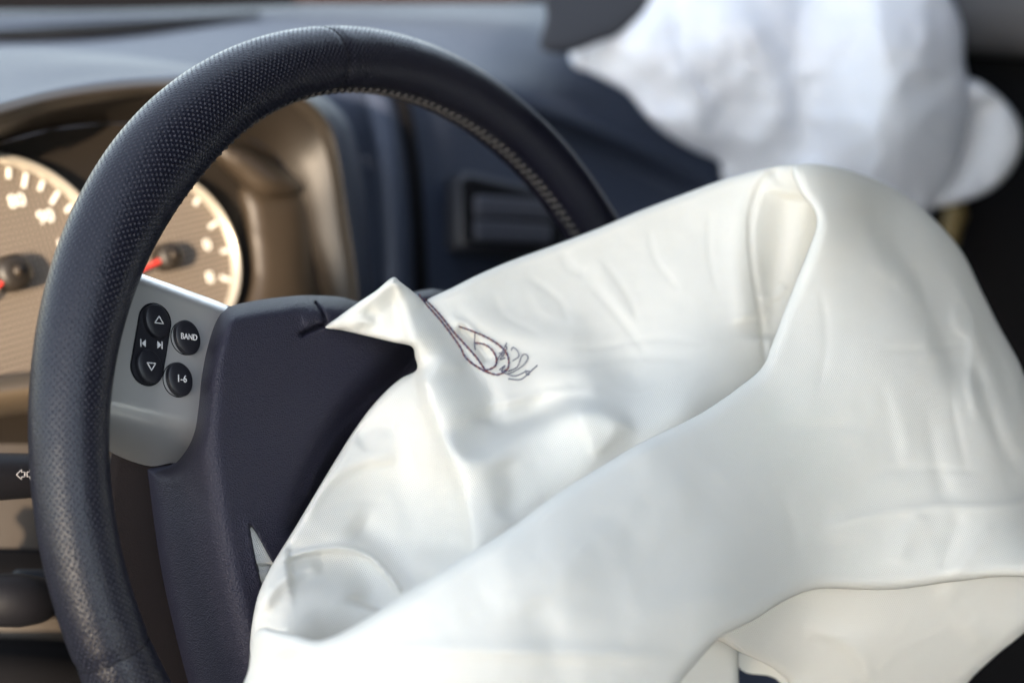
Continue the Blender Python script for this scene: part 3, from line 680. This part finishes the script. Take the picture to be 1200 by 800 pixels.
# --- front panel (nearest fold)
L1 = [(928, 200), (938, 225), (953, 245), (957, 264), (948, 292), (936, 322), (920, 362), (905, 402), (893, 430), (868, 452), (828, 480), (790, 500), (748, 520), (700, 549), (650, 580), (598, 618), (547, 650), (505, 676), (470, 698), (430, 724), (398, 742), (372, 750), (348, 744), (322, 738), (308, 735), (297, 746), (292, 780), (289, 840), (420, 890), (640, 890), (770, 850), (800, 796), (826, 764), (846, 745), (880, 728), (920, 703), (955, 690), (1000, 690), (1050, 690), (1110, 682), (1160, 676), (1260, 662), (1260, 560), (1215, 480), (1196, 428), (1172, 384), (1150, 340), (1128, 296), (1100, 262), (1064, 231), (1020, 208), (975, 195), (940, 192)]
c1f = tps([(930, 215, .632), (955, 255, .610), (925, 350, .590), (893, 428, .566), (830, 480, .532), (750, 520, .494), (650, 580, .455), (545, 650, .425), (470, 698, .418), (390, 745, .424), (320, 737, .452), (292, 770, .470),
           (1000, 215, .640), (1060, 250, .648), (1100, 300, .640), (1150, 380, .622), (1200, 500, .600), (1250, 600, .604), (1000, 300, .612), (1050, 400, .592), (980, 420, .578), (1100, 520, .578), (960, 520, .552), (850, 560, .507), (1050, 620, .560), (1180, 620, .574),
           (750, 620, .462), (650, 680, .424), (550, 740, .406), (420, 790, .414), (300, 860, .450), (650, 800, .410), (750, 740, .434), (840, 700, .466), (800, 790, .448), (900, 650, .507), (950, 688, .528), (1100, 682, .556), (1260, 664, .572), (640, 885, .414)])
def h1(X, d):
    W = warp(X); h = c1f(X); h = h + rollb(d, 15, .011)
    # right shoulder sweeps back toward the silhouette
    dr_, _, _ = seg_dist(X, cr([(940, 192), (1020, 208), (1100, 262), (1150, 340), (1196, 428), (1260, 560)], 6)); sx = np.clip((X[:, 0] - 940) / 120, 0, 1); h = h + .045 * np.exp(-(dr_ / 45) ** 1.2) * sx * sx * (3 - 2 * sx)
    f = feature
    h += f(W, [(1000, 215), (1040, 270), (1078, 330), (1110, 400), (1130, 470)], .0065, 16, 30)
    h += f(W, [(1010, 300), (1055, 330), (1090, 372), (1085, 430)], -.0016, 9, 14)
    h += f(W, [(1118, 340), (1125, 380), (1140, 400), (1135, 450), (1150, 500)], -.0020, 6, 9)
    h += f(W, [(1135, 420), (1155, 470), (1175, 520), (1195, 560)], .0024, 7, 11)
    h += f(W, [(1100, 300), (1130, 350), (1150, 420), (1160, 460)], -.0018, 7, 12)
    h += f(W, [(1150, 370), (1172, 430), (1185, 480)], .0018, 5, 10)
    h += f(W, [(1040, 440), (1060, 500), (1062, 560)], -.0012, 9, 14)
    h += f(W, [(1085, 470), (1095, 540), (1110, 600)], .0011, 8, 12)
    # seam / fold across lower right
    h += f(W, [(960, 620), (1030, 602), (1090, 594), (1150, 592), (1230, 590)], -.0022, 9, 6, 'e', .12)
    h += f(W, [(1080, 598), (1060, 630), (1050, 665)], -.0020, 17, 13)
    h += f(W, [(1125, 600), (1112, 640), (1105, 670)], .0012, 9, 9)
    h += f(W, [(1165, 610), (1140, 650), (1110, 680)], -.0014, 10, 10)
    # long soft sheen fold parallel to ridge
    h += f(X, [(560, 700), (700, 630), (830, 545)], -.0030, 40, 50)
    h += f(X, [(330, 760), (340, 800), (345, 850)], .0050, 16, 20)
    h += f(X, [(620, 700), (650, 760), (650, 820)], .0016, 24, 24)
    h += f(X, [(400, 770), (520, 762), (640, 765), (800, 770)], -.0020, 9, 12)
    for ln in ([(1010, 250), (1040, 300), (1050, 360)], [(1070, 300), (1085, 350), (1075, 400)], [(1020, 410), (1080, 408), (1140, 402)], [(1110, 440), (1120, 500), (1135, 560)], [(1160, 450), (1170, 520), (1190, 590)], [(960, 330), (968, 400), (955, 470)], [(1000, 560), (1080, 548), (1160, 552)], [(905, 560), (930, 620), (915, 670)], [(880, 505), (960, 500), (1040, 508)]):
        h += f(W, ln, .0009, 3.5, 4.5, 'e', .3)
    h += .0020 * nz(X, 110) + .0011 * nz2(W, 48) + .0007 * nz(W, 19)
    return h
def bk(t, L): return lambda X, d: t * (1 - np.exp(-d / L))
s1 = layer('front_panel', L1, h1, mapP, MT['bag'], ab, step=4.0, rings=(.8, 2, 4, 7, 11, 15), back=bk(.05, 40), label='large front fold of the airbag')

# --- upper and left body
L2 = [(380, 384), (398, 370), (420, 354), (441, 340), (460, 325), (470, 331), (483, 341), (495, 351), (499, 354), (504, 349), (530, 337), (560, 322), (600, 305), (650, 287), (700, 268), (750, 247), (800, 228), (843, 212), (880, 201), (910, 194), (936, 193), (955, 200), (968, 216), (975, 240), (985, 320), (960, 500), (800, 600), (600, 730), (400, 800), (310, 800), (294, 770), (294, 740), (300, 705), (308, 682), (318, 662), (334, 636), (350, 610), (366, 583), (381, 558), (395, 535), (412, 508), (432, 480), (452, 458), (470, 443), (488, 433), (486, 418), (482, 406), (460, 401), (430, 394), (400, 387)]
c2f = tps([(380, 384, .570), (420, 372, .566), (460, 325, .566), (480, 400, .562), (440, 385, .566), (497, 352, .590), (540, 345, .598), (600, 306, .620), (700, 268, .645), (800, 228, .662), (890, 198, .664), (940, 200, .655), (1040, 220, .69),
           (488, 433, .570), (440, 475, .568), (395, 540, .556), (340, 630, .528), (308, 690, .512), (296, 760, .505),
           (500, 450, .556), (520, 520, .540), (545, 600, .525), (549, 650, .512), (470, 560, .560), (490, 640, .540), (420, 610, .550),
           (540, 440, .574), (580, 470, .576), (560, 500, .562), (600, 490, .574), (640, 440, .588), (740, 440, .602), (700, 350, .628), (840, 330, .635), (880, 420, .615), (880, 300, .645), (930, 320, .652), (640, 490, .575), (680, 482, .562), (740, 512, .556), (800, 480, .566),
           (600, 570, .540), (680, 545, .545), (640, 580, .540), (760, 520, .555), (400, 690, .522), (360, 700, .514), (340, 740, .502), (400, 750, .515), (450, 720, .52), (600, 730, .53), (960, 500, .64), (800, 600, .6)])
def h2(X, d):
    W = warp(X, 4); h = c2f(X); h = h + rollb(d, 8, .008); f = feature
    # flap and standing column fold
    h += f(X, [(478, 334), (498, 380), (514, 420), (530, 462), (545, 505)], -.0035, 24, 18, 'g', .12)
    h += f(X, [(462, 326), (472, 363), (486, 415), (498, 472), (518, 524), (537, 575), (547, 620), (549, 670)], .0105, 3.0, 46, 's', .10)
    h += f(X, [(497, 350), (515, 375), (535, 405), (556, 435), (575, 462), (570, 500)], .0045, 16, 11, 'g', .05)
    h += f(X, [(465, 330), (472, 370), (482, 405)], -.0030, 3.5, 5, 'e', .04)
    h += f(X, [(425, 362), (440, 372), (432, 386), (415, 384)], .0030, 6, 6)
    h += f(X, [(400, 378), (425, 376), (445, 384)], -.0022, 6, 5)
    # ridge of the middle fold: from column foot up over (680,480) and down again
    rd = [(525, 500), (545, 531), (570, 532), (598, 512), (640, 492), (676, 478), (706, 480), (732, 493), (752, 512)]
    h += f(X, rd, -.0040, 30, 9, 'g', .2)
    h += f(X, rd, -.0085, 2.6, 42, 's', .14)
    h += f(X, [(560, 470), (585, 492), (610, 492), (650, 468), (700, 455)], .0060, 18, 20, 'g', .2)
    h += f(X, [(500, 480), (500, 540), (512, 600), (525, 660)], .0030, 26, 18, 'g', .25)
    h += f(X, [(472, 470), (480, 540), (490, 610), (495, 670)], .0045, 26, 30)
    h += f(X, [(672, 482), (690, 510), (700, 535)], -.0018, 8, 12)
    h += f(X, [(585, 540), (600, 575), (590, 610)], .0030, 16, 16)
    # left body: seam and pocket
    h += f(X, [(330, 655), (360, 646), (400, 642), (430, 650), (452, 670), (472, 696)], -.0050, 3.2, 3.2, 'g', .06)
    h += f(X, [(335, 668), (370, 664), (410, 668), (435, 688), (430, 715)], .0100, 24, 26, 'g', .06)
    h += f(X, [(408, 610), (450, 640), (478, 668), (500, 690)], .0060, 14, 20)
    h += f(X, [(305, 720), (320, 690), (345, 672), (380, 660)], -.0045, 9, 10)
    h += f(X, [(350, 616), (380, 566), (425, 540), (470, 535)], -.0035, 9, 14)
    h += f(X, [(415, 520), (440, 500), (470, 500)], .0030, 12, 12)
    h += f(X, [(490, 455), (520, 425), (545, 432)], -.0030, 9, 9)
    # small tuck under the stitched mark
    h += f(X, [(536, 382), (552, 396), (566, 412), (575, 425)], .0060, 6, 5, 'g', .1)
    h += f(X, [(525, 372), (545, 380), (562, 398)], -.0022, 4, 4)
    # broad panel wrinkles
    h += f(W, [(700, 300), (720, 350), (760, 390)], -.0008, 12, 12)
    h += f(W, [(540, 350), (580, 385), (650, 400), (700, 398)], -.0028, 16, 20)
    h += f(W, [(690, 330), (730, 380), (765, 425)], .0007, 4, 9)
    h += f(W, [(620, 330), (640, 365), (690, 380)], -.0006, 7, 10)
    h += f(W, [(640, 430), (700, 425), (760, 417), (820, 420)], .0008, 5, 12)
    h += f(W, [(720, 405), (780, 408), (850, 400)], -.0007, 9, 9)
    h += f(W, [(555, 480), (640, 462), (720, 458)], -.0014, 5, 6)
    h += f(W, [(655, 290), (668, 312), (690, 322)], .0006, 5, 8)
    # pocket at the right: seam line and hollow
    h += f(X, [(915, 196), (893, 212), (881, 240), (878, 275), (882, 320), (890, 370), (896, 425)], .0026, 2.2, 4.5, 'g', .04)
    h += f(X, [(905, 200), (880, 225), (868, 265), (868, 320), (878, 380)], -.0035, 16, 22, 'g', .05)
    h += f(X, [(925, 225), (915, 270), (905, 330), (900, 400)], .006, 22, 18, 'g', .05)
    h += f(W, [(885, 345), (905, 350), (925, 335)], -.0018, 4, 6)
    for ln in ([(575, 335), (592, 372), (640, 395)], [(612, 322), (655, 350), (668, 385)], [(760, 262), (768, 300), (800, 345)], [(700, 296), (735, 345), (752, 392)], [(640, 404), (700, 408), (770, 398), (840, 404)], [(835, 240), (832, 300), (842, 350)], [(400, 560), (440, 545), (480, 548)], [(380, 600), (420, 585), (460, 590)]):
        h += f(W, ln, .0007, 3, 3.5, 'e', .3)
    h += .0030 * nz2(X, 95) + .0010 * nz(W, 40) + .0004 * nz2(W, 17)
    return h
s2 = layer('rear_panel', L2, h2, mapP, MT['bag'], ab, step=3.2, rings=(.8, 2, 4, 7, 10), back=bk(.035, 40), label='upper panel and pointed corner of the airbag')

# --- under panel at lower right
L4 = [(838, 742), (870, 715), (950, 665), (1100, 650), (1260, 640), (1260, 690), (1222, 715), (1200, 741), (1165, 770), (1130, 805), (1110, 850), (950, 860), (930, 808), (905, 782), (870, 765), (852, 755)]
c4f = tps([(840, 742, .525), (950, 690, .565), (1100, 680, .580), (1260, 660, .595), (1000, 760, .592), (1100, 740, .600), (1200, 730, .610), (930, 800, .605), (1130, 800, .640), (870, 765, .55)])
def h4(X, d):
    h = c4f(X) + rollb(d, 12, .012); W = warp(X); f = feature
    h += f(W, [(1105, 680), (1125, 710), (1160, 760)], -.0022, 14, 16)
    h += f(W, [(940, 735), (980, 748), (1010, 775), (1015, 810)], -.0025, 8, 14)
    h += f(W, [(1120, 700), (1140, 730)], .0010, 10, 10)
    h += .004 * nz(X, 70) + .0008 * nz2(X, 25); return h
s4 = layer('under_panel', L4, h4, mapP, MT['bag'], ab, step=4, rings=(.8, 2, 4, 7), back=bk(.02, 30), label='lower panel of the airbag with visible weave')
L5 = [(800, 750), (838, 735), (862, 742), (866, 800), (868, 860), (760, 860), (790, 800)]
layer('under_strip', L5, lambda X, d: .60 + rollb(d, 8, .008) + (840 - X[:, 0]) * -.0004, mapP, MT['bag'], ab, step=5, rings=(1, 3, 6), back=bk(.01, 20))
L6 = [(855, 742), (880, 740), (960, 770), (1010, 800), (1010, 880), (925, 880), (880, 790), (866, 770)]
layer('inner_fold', [(855, 735), (900, 735), (1000, 790), (1010, 880), (935, 880), (915, 800), (868, 784)], lambda X, d: .635 + 0 * d, mapP, MT['bag'], ab, step=8, rings=(1, 3), back=bk(.01, 20))
# fabric seen through the tear of the cover
layer('tether_fabric', [(289, 612), (299, 612), (316, 645), (334, 680), (322, 700), (305, 690), (294, 650)], lambda X, d: .0135 - .0008 * np.sin((X[:, 1] + X[:, 0] * .4) * 1.2) * 0 - .002 * (np.abs(X[:, 1] - 665) < 4), mapW, MT['bag'], ab, step=2, rings=(1,), back=lambda X, d: -.0005 * (d > 0))

# --- stitched mark: twisted threads lying on the cloth
def onbag(pts, lift=.0010):
    pts = cr(pts, 8); X = np.asarray(pts); O = cr(L2, 6, True); d, _, _ = seg_dist(X, O, True); h = h2(X, d) - lift
    return mapP(X, h), X
def zq(p): return [(480 + x * .175, 330 + y * .175) for x, y in p]
def twisted(p, r=.00027, amp=.00024, mats=('wire', 'wire2')):
    W, X = onbag(zq(p))
    L = np.concatenate([[0], np.cumsum(np.linalg.norm(np.diff(W, axis=0), axis=1))]); n = max(20, int(L[-1] / .0005)); s = np.linspace(0, L[-1], n)
    Q = np.stack([np.interp(s, L, W[:, k]) for k in range(3)], 1)
    T = np.gradient(Q, axis=0); T /= np.linalg.norm(T, axis=1)[:, None]; V_ = CAM - Q; V_ /= np.linalg.norm(V_, axis=1)[:, None]; sd = np.cross(T, V_)
    for k, mm in enumerate(mats):
        ph = s / .0044 * 2 * math.pi + k * math.pi
        tube('embroidered_thread', Q + sd * (amp * np.sin(ph))[:, None] + V_ * (amp * np.cos(ph))[:, None], r, MT[mm], ab, 6)
twisted([(60, 80), (100, 140), (190, 238), (270, 340), (340, 440), (370, 500), (430, 555), (515, 605)])
twisted([(95, 112), (150, 165), (210, 230), (290, 330), (380, 430), (450, 510), (515, 603)])
twisted([(330, 300), (430, 335), (520, 375), (600, 425), (650, 480), (665, 540), (650, 590), (590, 622), (515, 605)])
twisted([(437, 345), (436, 380), (434, 412), (440, 455)], mats=('wire3',), amp=0)
twisted([(436, 410), (500, 420), (550, 455), (580, 510), (575, 560), (540, 585), (512, 592)])
for p in ([(650, 410), (620, 470), (590, 520), (580, 560)], [(640, 425), (650, 450), (615, 490), (630, 500)], [(680, 460), (690, 440), (720, 460), (730, 500), (690, 530)], [(600, 480), (640, 470), (605, 520), (640, 510)],
          [(660, 600), (720, 570), (750, 500), (775, 485), (792, 510), (760, 560), (700, 600), (650, 620)], [(600, 590), (640, 560), (612, 600), (650, 585)], [(660, 650), (740, 655), (790, 620), (810, 600), (855, 560)], [(635, 612), (700, 632), (760, 610), (780, 596)], [(780, 598), (800, 600), (797, 625), (782, 615), (780, 598)]):
    twisted(p, r=.00026, amp=0, mats=('wire3',))

# ================================================================== PASSENGER AIRBAG
pb = empty('passenger_airbag', 'deflated pale blue-white airbag hanging from the dashboard in the far background', 'airbag', P(900, 120, 1.4))
LP = [(672, 78), (667, 62), (674, 50), (692, 42), (712, 36), (738, 22), (762, -4), (790, -50), (930, -70), (1080, -50), (1112, -6), (1128, 30), (1130, 70), (1134, 100), (1132, 160), (1090, 250), (1000, 280), (900, 260), (850, 215), (842, 190), (812, 176), (782, 158), (757, 136), (738, 112), (716, 98), (692, 86)]
cpf = tps([(664, 64, 1.36), (740, 60, 1.33), (800, 150, 1.36), (760, 0, 1.36), (850, 50, 1.32), (850, 200, 1.40), (940, 100, 1.36), (1040, 60, 1.30), (1040, 160, 1.30), (1125, 60, 1.36), (1110, 200, 1.36), (1000, 230, 1.36), (950, -40, 1.4), (780, 90, 1.33)])
def hp(X, d):
    h = cpf(X) + rollb(d, 16, .015); f = feature
    h += f(X, [(948, -60), (942, 20), (938, 90), (946, 150), (965, 200), (1010, 225)], .014, 22, 40, 'g', .03)
    h += f(X, [(985, -40), (1040, 10), (1090, 40), (1120, 90)], -.008, 30, 30)
    h += f(X, [(805, 20), (850, 70), (872, 92)], .006, 14, 26)
    h += f(X, [(750, 130), (860, 170), (920, 130), (945, 60)], -.010, 16, 34)
    h += f(X, [(868, 160), (860, 190), (870, 230)], .008, 18, 30)
    h += f(X, [(700, 60), (760, 100), (800, 130)], .008, 20, 20)
    h += f(X, [(1000, 80), (1060, 90), (1110, 120)], .005, 20, 22)
    h += .010 * nz(X, 90) + .005 * nz2(X, 40) + .020 * np.abs(nz(X + 37, 52)) + .011 * np.abs(nz2(X + 11, 27))
    h += f(X, [(790, -20), (800, 60), (835, 120)], .006, 10, 30) + f(X, [(1000, 30), (1010, 110), (1050, 190)], .005, 12, 26) + f(X, [(880, 10), (900, 90), (925, 180)], -.007, 10, 24); return h
layer('bag_body', LP, hp, mapP, MT['bag2'], pb, step=7, rings=(1.5, 4, 8, 13, 19), back=bk(.10, 50))
LQ = [(1090, 92), (1135, 92), (1160, 104), (1185, 128), (1198, 156), (1192, 188), (1168, 218), (1130, 236), (1080, 244), (1010, 236), (960, 240), (940, 190), (1000, 130)]
layer('side_lobe', LQ, lambda X, d: 1.375 + rollb(d, 16, .015) + feature(X, [(1010, 205), (1100, 190), (1140, 150), (1140, 115)], .016, 26, 30, 'g', .1) + .012 * nz(X, 50) + .012 * np.abs(nz2(X, 34)), mapP, MT['bag2'], pb, step=7, rings=(1.5, 4, 8, 13, 19), back=bk(.08, 50), label='drooping right lobe of the passenger airbag')

# glints low on the passenger side
lb = tube('seat_belt_buckle', [P(1112, 225, 1.62), P(1120, 250, 1.62), P(1108, 290, 1.62), P(1100, 330, 1.62)], [.011, .013, .012, .008], MT['brass'], None, 14); tag(lb, 'blurred yellowish trim piece in shade under the passenger airbag', 'trim')
def ball(name, p, r, m, parent=None):
    bm = bmesh.new(); bmesh.ops.create_icosphere(bm, subdivisions=3, radius=r); me = bpy.data.meshes.new(name); bm.to_mesh(me); bm.free(); me.materials.append(m)
    for q in me.polygons: q.use_smooth = True
    o = bpy.data.objects.new(name, me); COL.objects.link(o); o.location = Vector(p); return o
ck = ball('chrome_knob', P(1147, 250, 1.7), .007, mat('chrome', (.9, .8, .6), .12, metal=1)); tag(ck, 'tiny shiny knob glinting on the dark door beside the airbag', 'knob')
hd = tube('door_handle', cr([P(1125, 285, 1.75), P(1160, 275, 1.72), P(1178, 320, 1.70), P(1150, 370, 1.68), P(1120, 380, 1.72)], 6), .022, MT['dash'], None, 12); tag(hd, 'dark rounded door pull in the shadows right of the cream airbag', 'door handle')
bpy.context.view_layer.update()
